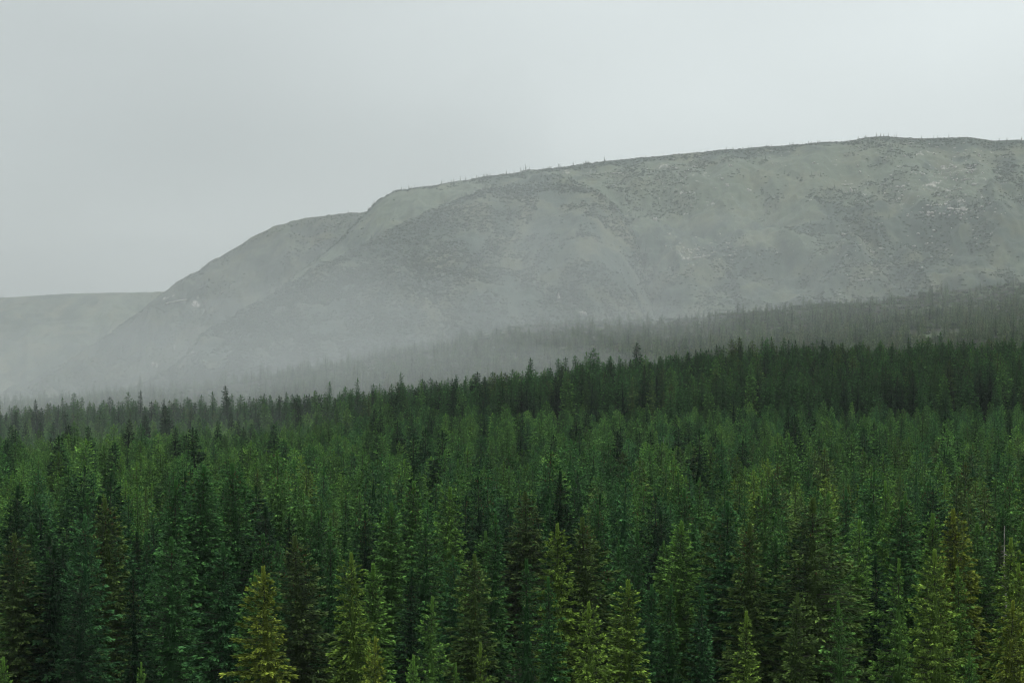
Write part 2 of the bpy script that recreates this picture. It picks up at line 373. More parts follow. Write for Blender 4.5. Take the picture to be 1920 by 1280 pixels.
    top = (tt > 0.94)
    Dr = np.stack([np.cos(az), np.sin(az), np.where(top, 2.2, r.uniform(-0.7, 0.3, nl))], 1)
    Lk = np.where(top, 0.32 if lod < 2 else 0.7, sz * 0.9) * r.uniform(0.7, 1.1, nl)
    v, f, a = kites(P, Dr, Lk, Lk * np.where(top, 0.17, 0.3), np.stack([r.normal(0, .6, nl), r.normal(0, .6, nl), np.ones(nl)], 1), np.zeros(nl), np.where(top, 0.6 * fresh_light, 0.55 * r.random(nl) ** 2 * fresh_light))
    V.append(v); Fc.append(f + nv); A.append(a); MI += [0] * len(f); nv += len(v)
    # dense inner crown: closed core added to block light, darkened as if in shade
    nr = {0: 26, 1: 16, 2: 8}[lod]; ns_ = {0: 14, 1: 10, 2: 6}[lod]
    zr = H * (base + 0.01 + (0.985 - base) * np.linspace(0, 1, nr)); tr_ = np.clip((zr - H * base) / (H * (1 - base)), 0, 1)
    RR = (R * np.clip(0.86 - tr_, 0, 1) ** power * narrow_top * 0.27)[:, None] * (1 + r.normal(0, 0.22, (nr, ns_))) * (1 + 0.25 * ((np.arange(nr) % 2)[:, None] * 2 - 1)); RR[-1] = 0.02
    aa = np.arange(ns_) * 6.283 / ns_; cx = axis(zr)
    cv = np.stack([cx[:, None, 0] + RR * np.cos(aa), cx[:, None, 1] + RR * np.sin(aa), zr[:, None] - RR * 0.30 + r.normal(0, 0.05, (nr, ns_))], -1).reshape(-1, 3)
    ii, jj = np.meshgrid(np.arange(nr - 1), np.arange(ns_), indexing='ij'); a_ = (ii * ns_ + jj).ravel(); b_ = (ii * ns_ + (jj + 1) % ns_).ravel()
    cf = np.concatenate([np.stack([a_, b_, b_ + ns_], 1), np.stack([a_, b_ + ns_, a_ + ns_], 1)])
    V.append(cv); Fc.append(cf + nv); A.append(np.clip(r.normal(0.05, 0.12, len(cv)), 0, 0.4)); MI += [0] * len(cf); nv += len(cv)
    # hanging brown cones in the top quarter
    if cones > 0:
        nc = int({0: 30, 1: 14, 2: 0}[lod] * cones)
        if nc:
            top_b = np.where(tb > 0.70)[0]; I = r.choice(top_b, nc); s = r.uniform(0.45, 1.0, nc); P = branch_point(I, s)
            L = r.uniform(0.16, 0.26, nc) * (1.3 if lod else 1.0); Dr = np.tile(np.array([[0.05, 0.05, -1.0]]), (nc, 1)) + r.normal(0, 0.1, (nc, 3))
            for ref in ((1, 0, 0), (0, 1, 0)):
                v, f, a = kites(P, Dr, L, L * 0.42, np.tile(np.array([ref], float), (nc, 1)), np.full(nc, 2.0), np.full(nc, 2.0), 0.0)
                V.append(v); Fc.append(f + nv); A.append(a); MI += [0] * len(f); nv += len(v)
    V = np.concatenate(V); Fl = np.concatenate(Fc).tolist(); A = np.concatenate(A)
    # wood of the limbs (three sided), in the crown's mesh
    if lod == 0:
        extra_v, extra_f = [], []
        for i in range(0, nB):
            ss = np.array([0.0, 0.5, 0.85]); pts = branch_point(np.array([i] * 3), ss)
            r0 = 0.012 + 0.012 * Lb[i]
            v, f = tube(pts, [r0, r0 * 0.7, r0 * 0.3], 3)
            extra_f += [[x + nv for x in ff] for ff in f]; extra_v.append(v); nv += len(v)
        ev = np.concatenate(extra_v); V = np.concatenate([V, ev]); A = np.concatenate([A, np.zeros(len(ev))])
        Fl += extra_f; MI += [1] * len(extra_f)
    zt = np.linspace(0, H * 0.985, {0: 14, 1: 7, 2: 4}[lod]); tv, tf = tube(axis(zt), 0.19 * (1 - zt / H) ** 0.8 * H / 20 + 0.012, {0: 8, 1: 5, 2: 3}[lod])
    if lod == 0:                                       # dead snapped twigs on the lower stem
        for k in range(26):
            z0 = r.uniform(0.12, 0.6) * H; a = r.uniform(0, 6.28); L = r.uniform(0.5, 1.5); p0 = axis(z0)
            d = np.array([math.cos(a), math.sin(a), -0.15]); v, f = tube([p0, p0 + d * L * 0.6, p0 + d * L + np.array([0, 0, -0.1])], [0.022, 0.014, 0.005], 3)
            tf = tf + [[x + len(tv) for x in ff] for ff in f]; tv = np.concatenate([tv, v])
    if trunk_sep:
        c = mesh_obj('crown', V, Fl, [LEAF, BARK, TWIG], attrs={'age': A}, matidx=MI, link=False)
        t = mesh_obj('trunk', tv, tf, [BARK], link=False, smooth=True)
        return c.data, t.data
    Fl += [[x + nv for x in ff] for ff in tf]; MI += [1] * len(tf)
    V = np.concatenate([V, tv]); A = np.concatenate([A, np.zeros(len(tv))])
    return mesh_obj('spruce', V, Fl, [LEAF, BARK, TWIG], attrs={'age': A}, matidx=MI, link=False)

def make_snag(seed, H=17.0, sep=False, sides=5, nb=26):
    r = np.random.default_rng(seed); zt = np.linspace(0, H, 7)
    pts = np.stack([0.12 * np.sin(zt * 0.4 + seed), 0.12 * np.cos(zt * 0.37), zt], 1)
    V, Fc = tube(pts, 0.17 * (1 - zt / (H * 1.12)), sides); BV, BF = np.zeros((0, 3)), []
    for k in range(nb):
        z0 = r.uniform(0.25, 0.97) * H; a = r.uniform(0, 6.28); L = r.uniform(0.4, 1.7) * (1.15 - z0 / H); p0 = np.array([0.12 * math.sin(z0 * 0.4 + seed), 0.12 * math.cos(z0 * 0.37), z0])
        d = np.array([math.cos(a), math.sin(a), r.uniform(-0.45, 0.1)]); v, f = tube([p0, p0 + d * L * 0.6, p0 + d * L], [0.04, 0.025, 0.01], 3)
        BF += [[x + len(BV) for x in ff] for ff in f]; BV = np.concatenate([BV, v])
    if sep: return mesh_obj('trunk', V, Fc, [SNAG], link=False).data, mesh_obj('bare_branch', BV, BF, [SNAG], link=False).data
    Fc = Fc + [[x + len(V) for x in ff] for ff in BF]; V = np.concatenate([V, BV])
    return mesh_obj('snag', V, Fc, [SNAG], link=False)

# kind: (crown, trunk) at 20 m height
KINDS = {
    'slim':     dict(seed=11, R=2.3, droop=0.22, cones=0.4, power=0.58, lop=0.2),
    'broad':    dict(seed=12, R=3.7, droop=0.28, cones=0.3, power=0.54, lop=0.2, base=0.05),
    'drooping': dict(seed=13, R=2.9, droop=0.46, cones=0.0, power=0.58, lop=0.25, fluff=1.12),
    'coned':    dict(seed=14, R=2.6, droop=0.26, cones=1.5, power=0.54, lop=0.2),
    'ragged':   dict(seed=15, R=3.2, droop=0.18, cones=0.3, power=0.66, lop=0.5, gap=0.3),
    'bushy':    dict(seed=16, R=3.0, droop=0.12, cones=0.0, power=0.50, lop=0.15, base=0.03, fresh_light=1.15),
    'spire':    dict(seed=17, R=2.4, droop=0.34, cones=0.5, power=0.80, lop=0.3, gap=0.12),
    'open':     dict(seed=18, R=2.9, droop=0.34, cones=0.2, power=0.72, lop=0.4, gap=0.4, fill=0.8),
}
KN = list(KINDS)
L0 = {k: make_spruce(lod=0, **v) for k, v in KINDS.items()}
L0.update({k + '_b': make_spruce(lod=0, **dict(v, seed=v['seed'] + 40)) for k, v in KINDS.items() if k in ('slim', 'broad', 'coned', 'drooping', 'spire')})
L1 = {k: make_spruce(lod=1, **v) for k, v in KINDS.items()}
L1i = [make_spruce(lod=1, trunk_sep=False, **v) for v in KINDS.values()]
L2i = [make_spruce(lod=2, trunk_sep=False, **dict(v, cones=0)) for v in KINDS.values()]
SN = make_snag(3); SN2 = make_snag(8, nb=12)
def make_shrub(seed):
    r = np.random.default_rng(seed); n = 70; d = r.normal(0, 1, (n, 3)); d[:, 2] = np.abs(d[:, 2]) * 0.7; d /= np.linalg.norm(d, axis=1, keepdims=True)
    P = d * r.uniform(0.2, 1.0, (n, 1)) * np.array([1.3, 1.3, 0.8]); L = r.uniform(0.5, 1.0, n)
    v, f, a = kites(P, d + np.array([0, 0, 0.5]), L, L * 0.6, r.normal(0, 1, (n, 3)), np.zeros(n), r.uniform(0, 0.35, n))
    return mesh_obj('shrub', v, f, [LEAF], attrs={'age': a}, link=False)
SHB = [make_shrub(s) for s in (1, 2, 3)]
PROTOS = L1i + L2i + [SN, SN2] + SHB

# ---------------------------------------------------------------- individual trees
SHADES = {   # needle colour of the older growth
    'deep green':    (0.044, 0.134, 0.042),
    'blue green':    (0.044, 0.136, 0.052),
    'mid green':     (0.076, 0.192, 0.050),
    'bright green':  (0.108, 0.245, 0.054),
    'yellow green':  (0.140, 0.255, 0.048),
    'yellow':        (0.165, 0.240, 0.040),
    'olive':         (0.080, 0.150, 0.042),
    'blackish green':(0.018, 0.056, 0.024),  # near black needles; on lower left trees it stands in for shade
    'brownish':      (0.068, 0.122, 0.040),
}
def tag(o, label, cat, group=None):
    o['label'] = label; o['category'] = cat
    if group: o['group'] = group
TREES = []    # (X, Y, H)
def place_spruce(x, y, H, kind, shade, width, rot, label, lod=0, group='spruces in the forest', jit=1.0):
    z = float(ground_z(x, y)) - 0.2
    root = bpy.data.objects.new('spruce_tree', None); C.objects.link(root); root.empty_display_size = 1
    root.location = (x, y, z); root.rotation_euler = (0, 0, rot)
    s = H / 20.0; root.scale = (s * width, s * width, s)
    tag(root, label, 'tree', group)
    cm, tm = (L0 if lod == 0 else L1)[kind]
    c = bpy.data.objects.new('crown', cm); t = bpy.data.objects.new('trunk', tm)
    for o in (c, t): C.objects.link(o); o.parent = root
    c['tint'] = [v * jit for v in SHADES[shade]]
    TREES.append((x, y, H))
    return root
def at_px(px, y): return (px - 960) / F * y

# the trees one recognises: column of the tip, row of the tip, distance, kind, colour, width, label
NAMED = [
    (700, 1198, 163, 'bushy', 'yellow', 0.62, 'small golden yellow spruce at the foot of the twin bright green spruces'),
    (905, 1208, 160, 'open', 'yellow green', 0.60, 'little yellow green spruce with an open top, low in the middle'),
    (770, 1232, 158, 'bushy', 'bright green', 0.60, 'low bushy bright green spruce peeping in at the bottom, right of the golden one'),
    (857, 1246, 157, 'spire', 'bright green', 0.55, 'tiny bright spruce tip left of the little open yellow green spruce'),
    (1395, 1150, 172, 'spire', 'yellow green', 0.95, 'pale spruce with a thin spire and two long drooping arms'),
    (1110, 1132, 170, 'bushy', 'yellow green', 0.74, 'bright yellow green cone shaped spruce standing full in the front row'),
    (1885, 1128, 172, 'drooping', 'yellow', 0.82, 'yellow spruce with drooping boughs at the lower right corner'),
    (1816, 1226, 160, 'slim', 'mid green', 0.62, 'small thin green spruce left of the yellow corner spruce'),
    (268, 1245, 156, 'slim', 'bright green', 0.5, 'small bright spruce tip against the black gap at lower left'),
    (8, 1236, 158, 'bushy', 'bright green', 0.6, 'small bright spruce in the very bottom left corner'),
    (803, 1122, 178, 'ragged', 'bright green', 0.72, 'ragged bright green spruce with one long arm to the left'),
    (663, 1042, 186, 'drooping', 'yellow green', 0.78, 'tall pale green spruce, left one of the bright twins'),
    (706, 1060, 190, 'slim', 'bright green', 1.02, 'tall bright green spruce, right one of the twins'),
    (512, 1064, 180, 'drooping', 'yellow', 0.95, 'large golden yellow spruce with an orange tinged tip'),
    (478, 1072, 187, 'bushy', 'mid green', 0.82, 'round topped green spruce pressed against the golden spruce'),
    (434, 1020, 193, 'drooping', 'blue green', 0.98, 'bluish spruce with heavy hanging boughs left of the golden spruce'),
    (564, 1008, 203, 'coned', 'brownish', 1.15, 'brown olive spruce behind the golden spruce'),
    (1173, 1090, 180, 'slim', 'yellow green', 1.1, 'pointed yellow green spruce right behind the cone shaped front one'),
    (1258, 1100, 186, 'spire', 'deep green', 0.9, 'dark layered spruce right of the pointed yellow green one'),
    (1217, 1098, 196, 'slim', 'blue green', 0.9, 'thin blue green spruce squeezed behind the dark layered one'),
    (1313, 1108, 184, 'spire', 'blue green', 0.95, 'blue green spruce with long level branches, left of the pale thin spire'),
    (888, 1042, 200, 'coned', 'olive', 1.0, 'olive spruce with a reddish top above the little open yellow one'),
    (988, 1052, 196, 'open', 'deep green', 0.95, 'half bare dark spruce showing its pale trunk'),
    (1053, 984, 208, 'drooping', 'yellow green', 0.85, 'narrow spruce with pale tufts hanging from a knotted top'),
    (1104, 974, 210, 'coned', 'olive', 1.1, 'tall olive spruce whose thin tip is brown with cones'),
    (1752, 1034, 188, 'broad_b', 'yellow green', 0.80, 'large lime green spruce at the head of the lower right group'),
    (1690, 1052, 184, 'ragged', 'bright green', 0.72, 'bright layered spruce with arms reaching left in the right group'),
    (1798, 1066, 196, 'spire', 'bright green', 0.85, 'green spruce right behind the large lime one'),
    (1795, 958, 216, 'coned_b', 'yellow', 1.0, 'tall spruce with a glowing yellow top above the lime group'),
    (1752, 966, 219, 'slim', 'bright green', 1.0, 'bright pointed spruce just left of the yellow topped one'),
    (1893, 1012, 202, 'drooping_b', 'yellow green', 0.9, 'olive yellow spruce at the right edge above the corner'),
    (1918, 1060, 190, 'coned', 'yellow green', 0.8, 'yellowish spruce cut by the right edge of the picture'),
    (1528, 938, 206, 'broad', 'olive', 1.22, 'very large broad spruce with many tips right of centre'),
    (1556, 962, 213, 'broad_b', 'mid green', 0.9, 'second crown close behind the very large broad spruce'),
    (1607, 978, 222, 'bushy', 'bright green', 0.85, 'rounded bright spruce right of the very large broad one'),
    (1404, 982, 206, 'coned_b', 'olive', 1.0, 'olive brown spruce above the pale thin spire'),
    (1362, 944, 224, 'slim_b', 'blue green', 1.15, 'slim blue green spruce leaning on the olive brown one'),
    (1640, 1045, 206, 'spire', 'blackish green', 1.0, 'black green spruce in the gap left of the lime group'),
    (1462, 1010, 216, 'drooping', 'deep green', 0.9, 'dark spruce between the olive brown and the very large one'),
    (205, 938, 222, 'coned', 'olive', 1.05, 'tall olive spruce with a brown coned spire at the left'),
    (330, 904, 236, 'spire_b', 'deep green', 1.1, 'tall dark green spruce left of the highest pointed one'),
    (379, 877, 243, 'slim_b', 'deep green', 1.25, 'highest dark pointed spruce of the left side'),
    (446, 873, 254, 'coned', 'deep green', 1.05, 'tall knobbly topped spruce right of the highest left one'),
    (318, 1010, 205, 'broad', 'deep green', 0.95, 'wide dark spruce in front of the tall left pair'),
    (105, 1025, 206, 'drooping_b', 'blackish green', 1.05, 'blackish wide spruce near the left edge'),
    (36, 1003, 206, 'coned_b', 'brownish', 1.15, 'dark brownish spruce cut by the left edge'),
    (255, 1062, 196, 'spire_b', 'blackish green', 0.95, 'blackish spruce in front of the olive spire'),
    (150, 1090, 193, 'broad', 'blackish green', 0.8, 'very dark low spruce in the lower left shade'),
    (838, 916, 256, 'bushy', 'bright green', 0.95, 'vivid green spruce standing high left of centre'),
    (770, 905, 268, 'coned', 'mid green', 1.0, 'green spruce left behind the vivid one'),
    (1052, 886, 280, 'slim', 'blackish green', 1.0, 'almost black slim spruce high in the middle'),
    (985, 925, 262, 'coned_b', 'brownish', 1.25, 'broad brown tinged spruce left of the black slim one'),
    (925, 968, 232, 'spire_b', 'deep green', 0.95, 'dark spruce standing above the half bare one'),
    (800, 985, 226, 'broad_b', 'deep green', 0.95, 'dark heavy spruce right of the bright twins'),
    (730, 945, 240, 'slim', 'mid green', 1.1, 'green spruce rising behind the twins'),
    (620, 1005, 214, 'spire', 'deep green', 0.95, 'dark spruce between the brown olive one and the twins'),
    (1270, 980, 226, 'bushy', 'bright green', 1.05, 'bright bushy spruce above the dark layered one'),
    (1190, 1000, 222, 'broad', 'deep green', 0.85, 'dark spruce filling the gap above the pointed yellow green one'),
    (850, 1045, 206, 'slim_b', 'blue green', 0.85, 'thin bluish spruce with bare stem left of the olive one'),
    (770, 1072, 198, 'spire_b', 'blackish green', 0.9, 'black spruce in the shade above the ragged bright one'),
    (1030, 1085, 188, 'spire', 'deep green', 0.85, 'dark spruce between the half bare one and the front cone'),
    (1480, 1115, 184, 'drooping', 'olive', 0.8, 'low olive spruce in front of the very large one'),
    (1580, 1130, 182, 'ragged', 'mid green', 0.8, 'low ragged green spruce beside the trunk of the very large one'),
]
rr = np.random.default_rng(21)
for (px, py, D, kind, shade, wd, label) in NAMED:
    x = at_px(px, D); zt = (YH - py) * D / F; H = zt - float(ground_z(x, D)) + 0.2
    place_spruce(x, D, H, kind, shade, wd * 1.15, rr.uniform(0, 6.28), label, jit=float(rr.uniform(0.9, 1.1)))
for t in (C.objects['spruce_tree'],): pass
# the bare grey snag by the right edge
def place_snag(px, py, D, label):
    x = at_px(px, D); zt = (YH - py) * D / F; g = float(ground_z(x, D)); H = zt - g + 0.2
    r = bpy.data.objects.new('dead_spruce', None); C.objects.link(r); r.location = (x, D, g - 0.2); r.scale = (H / 17,) * 3; tag(r, label, 'dead tree')
    for nme, me in zip(('trunk', 'bare_branch'), SNAGP):
        o = bpy.data.objects.new(nme, me); C.objects.link(o); o.parent = r
        if nme != 'trunk': o['kind'] = 'stuff'
    TREES.append((x, D, H))
SNAGP = make_snag(5, sep=True, sides=8, nb=60)
place_snag(1886, 985, 217, 'bare grey dead spruce among the green at the right edge')

# the rest of the front rows: filled in by chance, none in front of the trees above
def scatter(d0, d1, spacing_fn, margin, seed, tries, taken):
    """dart throwing on a hash grid"""
    r = np.random.default_rng(seed); cell = 3.0; grid = {}
    for (x, y) in taken: grid.setdefault((int(x // cell), int(y // cell)), []).append((x, y))
    outp = []
    for _ in range(tries):
        y = math.sqrt(r.uniform(d0 * d0, d1 * d1)); x = r.uniform(-1, 1) * (0.2118 * margin * y)
        s = spacing_fn(x, y, r.random()); ci, cj = int(x // cell), int(y // cell); k = int(s // cell) + 1; ok = True
        for a in range(ci - k, ci + k + 1):
            for b in range(cj - k, cj + k + 1):
                for (u, v) in grid.get((a, b), ()):
                    if (u - x) ** 2 + (v - y) ** 2 < s * s: ok = False; break
                if not ok: break
            if not ok: break
        if ok: grid.setdefault((ci, cj), []).append((x, y)); outp.append((x, y))
    return outp
pts = scatter(212, 420, lambda x, y, q: 4.7 + 2.0 * q, 1.06, 5, 14000, [(a, b) for a, b, _ in TREES])
pts.sort(key=lambda p: p[1])
def pick_shade(x, y, q, r):
    patch = float(fnoise(x, y, 55, 2, 6)); px = 960 + x / y * F
    v = q + patch * 0.35
    if px > 1100 and y < 400 and r.random() < 0.10: return 'olive' if r.random() < 0.6 else 'brownish'
    if px < 520 and y < 262: v -= 0.30  # lower left needles darkened to stand in for deep shade
    if v < 0.05: return 'blackish green'
    if v < 0.36: return 'deep green'
    if v < 0.50: return 'blue green'
    if v < 0.78: return 'mid green'
    if v < 0.83: return 'olive'
    if v < 1.06: return 'bright green'
    return 'yellow green'
def height_at(x, y, q):
    return 19.0 - 2.0 * min(1.0, max(0.0, (y - 270) / 80)) + 2.1 * q + 1.2 * float(fnoise(x, y, 24, 2, 44))
NIND = 300 - len(NAMED) - 1 - 4
FORM = {'slim': 'slim', 'slim_b': 'slim', 'broad': 'broad', 'broad_b': 'broad', 'drooping': 'drooping', 'drooping_b': 'drooping', 'coned': 'cone bearing', 'coned_b': 'cone bearing', 'ragged': 'ragged', 'bushy': 'bushy', 'spire': 'spire topped', 'spire_b': 'spire topped', 'open': 'thinly branched'}
individual, rest = [], []
rr = np.random.default_rng(77)
anch = [(at_px(n[0], n[2]), n[2], n[0], n[6]) for n in NAMED]
SHORT = {13: 'the golden spruce', 11: 'the bright twins', 5: 'the front cone spruce', 25: 'the lime green spruce', 32: 'the very large broad spruce',
         41: 'the highest left spruce', 39: 'the olive spire at left', 48: 'the vivid green spruce', 50: 'the black slim spruce', 28: 'the yellow topped spruce', 24: 'the olive brown tipped spruce', 43: 'the wide dark left spruce',
         45: 'the brownish left edge spruce', 35: 'the spruce above the pale spire', 56: 'the bright bushy spruce', 30: 'the right edge spruces'}
cand = []
for (x, y) in pts:
    # keep clear of a named tree's crown, so that none of them is hidden
    px = 960 + x / y * F; blocked = False
    for (ax, ay, apx, _l) in anch:
        if y < ay and abs(x - ax * y / ay) < 2.2: blocked = True; break
    if blocked: continue
    (individual if len(individual) < NIND and abs(px - 960) < 985 else rest).append((x, y))
seen = {}
recs = []
for k, (x, y) in enumerate(individual):
    kind = rr.choice(['slim', 'slim_b', 'coned', 'coned_b', 'spire', 'spire_b', 'drooping', 'drooping_b', 'broad', 'broad_b', 'ragged', 'bushy', 'open'] , p=[.13, .1, .12, .1, .1, .1, .08, .06, .06, .04, .03, .05, .03])
    shade = pick_shade(x, y, rr.random(), rr); lod = 0 if k < 70 else 1
    if lod: kind = kind.replace('_b', '')
    recs.append([x, y, height_at(x, y, rr.normal()), str(kind), shade, rr.uniform(0.92, 1.25) * (0.92 if y > 270 else 1.0), lod])
ORD = ['', 'second ', 'third ', 'fourth ', 'fifth ', 'sixth ', 'seventh ', 'eighth ', 'ninth ', 'tenth ']
groups = {}
for rc in recs:
    x, y = rc[0], rc[1]; px = 960 + x / y * F
    best = min(SHORT, key=lambda i: abs(NAMED[i][0] - px) + 1.2 * abs(NAMED[i][2] - y) * 0.4)
    ap = NAMED[best][0]; side = 'left of' if px < ap - 45 else 'right of' if px > ap + 45 else 'straight behind'
    key = (FORM[rc[3]], rc[4], side, SHORT[best]); groups.setdefault(key, []).append(rc)
    rc.append(key)
for rc in recs:
    g = groups[rc[7]]; g.sort(key=lambda q: q[1]); i = g.index(rc); form, shade, side, nm = rc[7]
    lead = 'nearest ' if i == 0 and len(g) > 1 else ORD[i] + 'nearest ' if i else ''
    how = side
    x, y, H, kind, sh, wd, lod = rc[:7]
    place_spruce(x, y, H, kind, sh, wd, rr.uniform(0, 6.28), f'{lead}{form} {shade} spruce {how} {nm}', lod=lod, jit=float(rr.uniform(0.85, 1.15)))

# ---------------------------------------------------------------- the rest of the forest: one mass
FX, FY, FS, FW, FK, FT = [], [], [], [], [], []
rf = np.random.default_rng(99)
def add(x, y, H, wd, k, tint): FX.append(x); FY.append(y); FS.append(H / 20.0); FW.append(wd); FK.append(k); FT.append(tint)
def shade_mix(c, j): return tuple(v * j for v in c)
for (x, y) in rest:
    s = pick_shade(x, y, rf.random(), rf); add(x, y, height_at(x, y, rf.normal()) , rf.uniform(0.9, 1.2), int(rf.integers(0, 8)), shade_mix(SHADES[s], rf.uniform(0.85, 1.15)))
low = scatter(45, 168, lambda x, y, q: 4.2 + 1.4 * q, 1.5, 61, 4000, [])
for (x, y) in low:       # the same wood goes on towards the camera, below the edge of the picture
    H = min(18 + 2 * rf.normal(), -(0.1412 * y + 1.0) - float(ground_z(x, y)))
    if H > 5: add(x, y, H, 1.0, int(rf.integers(0, 8)), SHADES['mid green'])
mid = scatter(420, 1180, lambda x, y, q: 4.9 + 2.2 * q, 1.05, 31, 90000, [])
mx_ = np.array([m[0] for m in mid]); my_ = np.array([m[1] for m in mid])
pn = fnoise(mx_, my_, 70, 3, 8); pn2 = fnoise(mx_, my_, 30, 2, 12)
for (x, y), a, b in zip(mid, pn, pn2):
    px = 960 + x / y * F
    # older, taller and darker stand along the back, its near edge running from right to left
    edge = np.interp(px, [-100, 300, 800, 1100, 1500, 1920, 2100], [1010, 990, 950, 900, 835, 790, 780]) + 34 * b
    if y > edge:
        H = 20.5 + 1.9 * rf.normal() + 2.0 * b + (3.5 if rf.random() < 0.08 else 0); c = SHADES['deep green'] if rf.random() < 0.7 else SHADES['blackish green']; j = rf.uniform(0.6, 1.25); wd = rf.uniform(1.05, 1.5)
        if rf.random() < 0.12: c = SHADES['mid green']
        if rf.random() < 0.06: c = SHADES['olive']
        k = int(rf.choice([0, 2, 3, 6, 7, 4]))
        if px > 1300: j *= 0.88
    else:
        old = np.clip((y - 420) / 120, 0, 1)
        H = (18.6 - 4.6 * old + 1.0 * a) + 2.0 * rf.normal(); q = rf.random() + 0.25 * a
        c = SHADES['bright green'] if q > 0.86 else SHADES['mid green'] if q > 0.35 else SHADES['deep green'] if q > 0.12 else SHADES['blue green']
        if px > 1150 and y < 560 and rf.random() < 0.10: c = SHADES['brownish']
        j = rf.uniform(0.65, 1.35); wd = rf.uniform(1.05, 1.4); k = int(rf.choice([0, 1, 2, 3, 5, 5, 1, 6]))
        if px > 950 and y > edge - 150: H *= 0.72; j *= 1.15
        if rf.random() < 0.05: H += 4; c = SHADES['blackish green']; k = 0
    if rf.random() < 0.004: k = 16
    add(x, y, H, wd, k, shade_mix(c, j))
far = scatter(1180, 2850, lambda x, y, q: 5.4 + 2.6 * q + 4.5 * max(0, (y - 1900) / 800) , 1.06, 41, 150000, [])
fx_ = np.array([m[0] for m in far]); fy_ = np.array([m[1] for m in far]); pn = fnoise(fx_, fy_, 160, 3, 18)
for (x, y), a in zip(far, pn):
    q = rf.random()
    if a < -0.55 and q < 0.7: continue
    H = 9.0 + 2.4 * rf.normal() + (7 if rf.random() < 0.08 else 0) - 4.0 * np.clip((y - 2200) / 500, 0, 1); H = max(H, 5)
    c = (0.088, 0.160, 0.062) if q < 0.6 else (0.042, 0.092, 0.038) if q < 0.85 else (0.11, 0.155, 0.062)
    k = 8 + int(rf.choice([0, 2, 3, 6, 1, 4])); wd = rf.uniform(2.0, 3.2) if H < 7 else rf.uniform(1.5, 2.3) if H < 14 else rf.uniform(1.1, 1.5)
    if rf.random() < 0.52: k = 18 + int(rf.integers(0, 3)); H = 20 * rf.uniform(1.3, 2.6); wd = rf.uniform(1.1, 1.6)
    elif rf.random() < 0.04: k = 16 + int(rf.integers(0, 2)); H *= 0.9
    add(x, y, H, wd, k, shade_mix(c, rf.uniform(0.8, 1.25)))

def instancer(name, label, X, Y, Z, S, W, K, T, protos):
    n = len(X); me = bpy.data.meshes.new(name); me.vertices.add(n)
    me.vertices.foreach_set('co', np.stack([X, Y, Z], 1).astype(np.float32).ravel())
    a = me.attributes.new('kindno', 'INT', 'POINT'); a.data.foreach_set('value', np.asarray(K, np.int32))
    a = me.attributes.new('scl', 'FLOAT_VECTOR', 'POINT'); a.data.foreach_set('vector', np.stack([S * W, S * W, S], 1).astype(np.float32).ravel())
    rng = np.random.default_rng(n); rot = np.stack([rng.normal(0, .02, n), rng.normal(0, .02, n), rng.uniform(0, 6.283, n)], 1)
    a = me.attributes.new('rot', 'FLOAT_VECTOR', 'POINT'); a.data.foreach_set('vector', rot.astype(np.float32).ravel())
    a = me.attributes.new('tint', 'FLOAT_VECTOR', 'POINT'); a.data.foreach_set('vector', np.asarray(T, np.float32).ravel())
    o = bpy.data.objects.new(name, me); C.objects.link(o); o['kind'] = 'stuff'; o['label'] = label
    g = bpy.data.node_groups.new(name, 'GeometryNodeTree')
    g.interface.new_socket('Geometry', in_out='INPUT', socket_type='NodeSocketGeometry'); g.interface.new_socket('Geometry', in_out='OUTPUT', socket_type='NodeSocketGeometry')
    gi = g.nodes.new('NodeGroupInput'); go = g.nodes.new('NodeGroupOutput'); jn = g.nodes.new('GeometryNodeJoinGeometry')
    def attr(nm, dt):
        q = g.nodes.new('GeometryNodeInputNamedAttribute'); q.data_type = dt; q.inputs['Name'].default_value = nm; return q.outputs[0]
    ki = attr('kindno', 'INT'); sv = attr('scl', 'FLOAT_VECTOR'); rv = attr('rot', 'FLOAT_VECTOR')
    er = g.nodes.new('FunctionNodeEulerToRotation'); g.links.new(rv, er.inputs[0])
    for i, p in enumerate(protos):
        if i not in set(K): continue
        cp = g.nodes.new('FunctionNodeCompare'); cp.data_type = 'INT'; cp.operation = 'EQUAL'; g.links.new(ki, cp.inputs[2]); cp.inputs[3].default_value = i
        oi = g.nodes.new('GeometryNodeObjectInfo'); oi.inputs['Object'].default_value = p; oi.inputs['As Instance'].default_value = True
        ip = g.nodes.new('GeometryNodeInstanceOnPoints')
        g.links.new(gi.outputs[0], ip.inputs['Points']); g.links.new(cp.outputs[0], ip.inputs['Selection']); g.links.new(oi.outputs['Geometry'], ip.inputs['Instance'])
        g.links.new(er.outputs[0], ip.inputs['Rotation']); g.links.new(sv, ip.inputs['Scale']); g.links.new(ip.outputs[0], jn.inputs[0])
    g.links.new(jn.outputs[0], go.inputs[0])
    md = o.modifiers.new('scatter', 'NODES'); md.node_group = g
    return o
FX = np.array(FX); FY = np.array(FY); FS = np.array(FS); FW = np.array(FW)
print('forest trees', len(FX), 'individual', len(TREES), 'mid', len(mid), 'far', len(far), 'last ind', max(r[1] for r in recs))
instancer('spruce_forest', 'dense spruce forest rolling away to the misty slopes', FX, FY, ground_z(FX, FY) - 0.2, FS, FW, FK, FT, PROTOS)

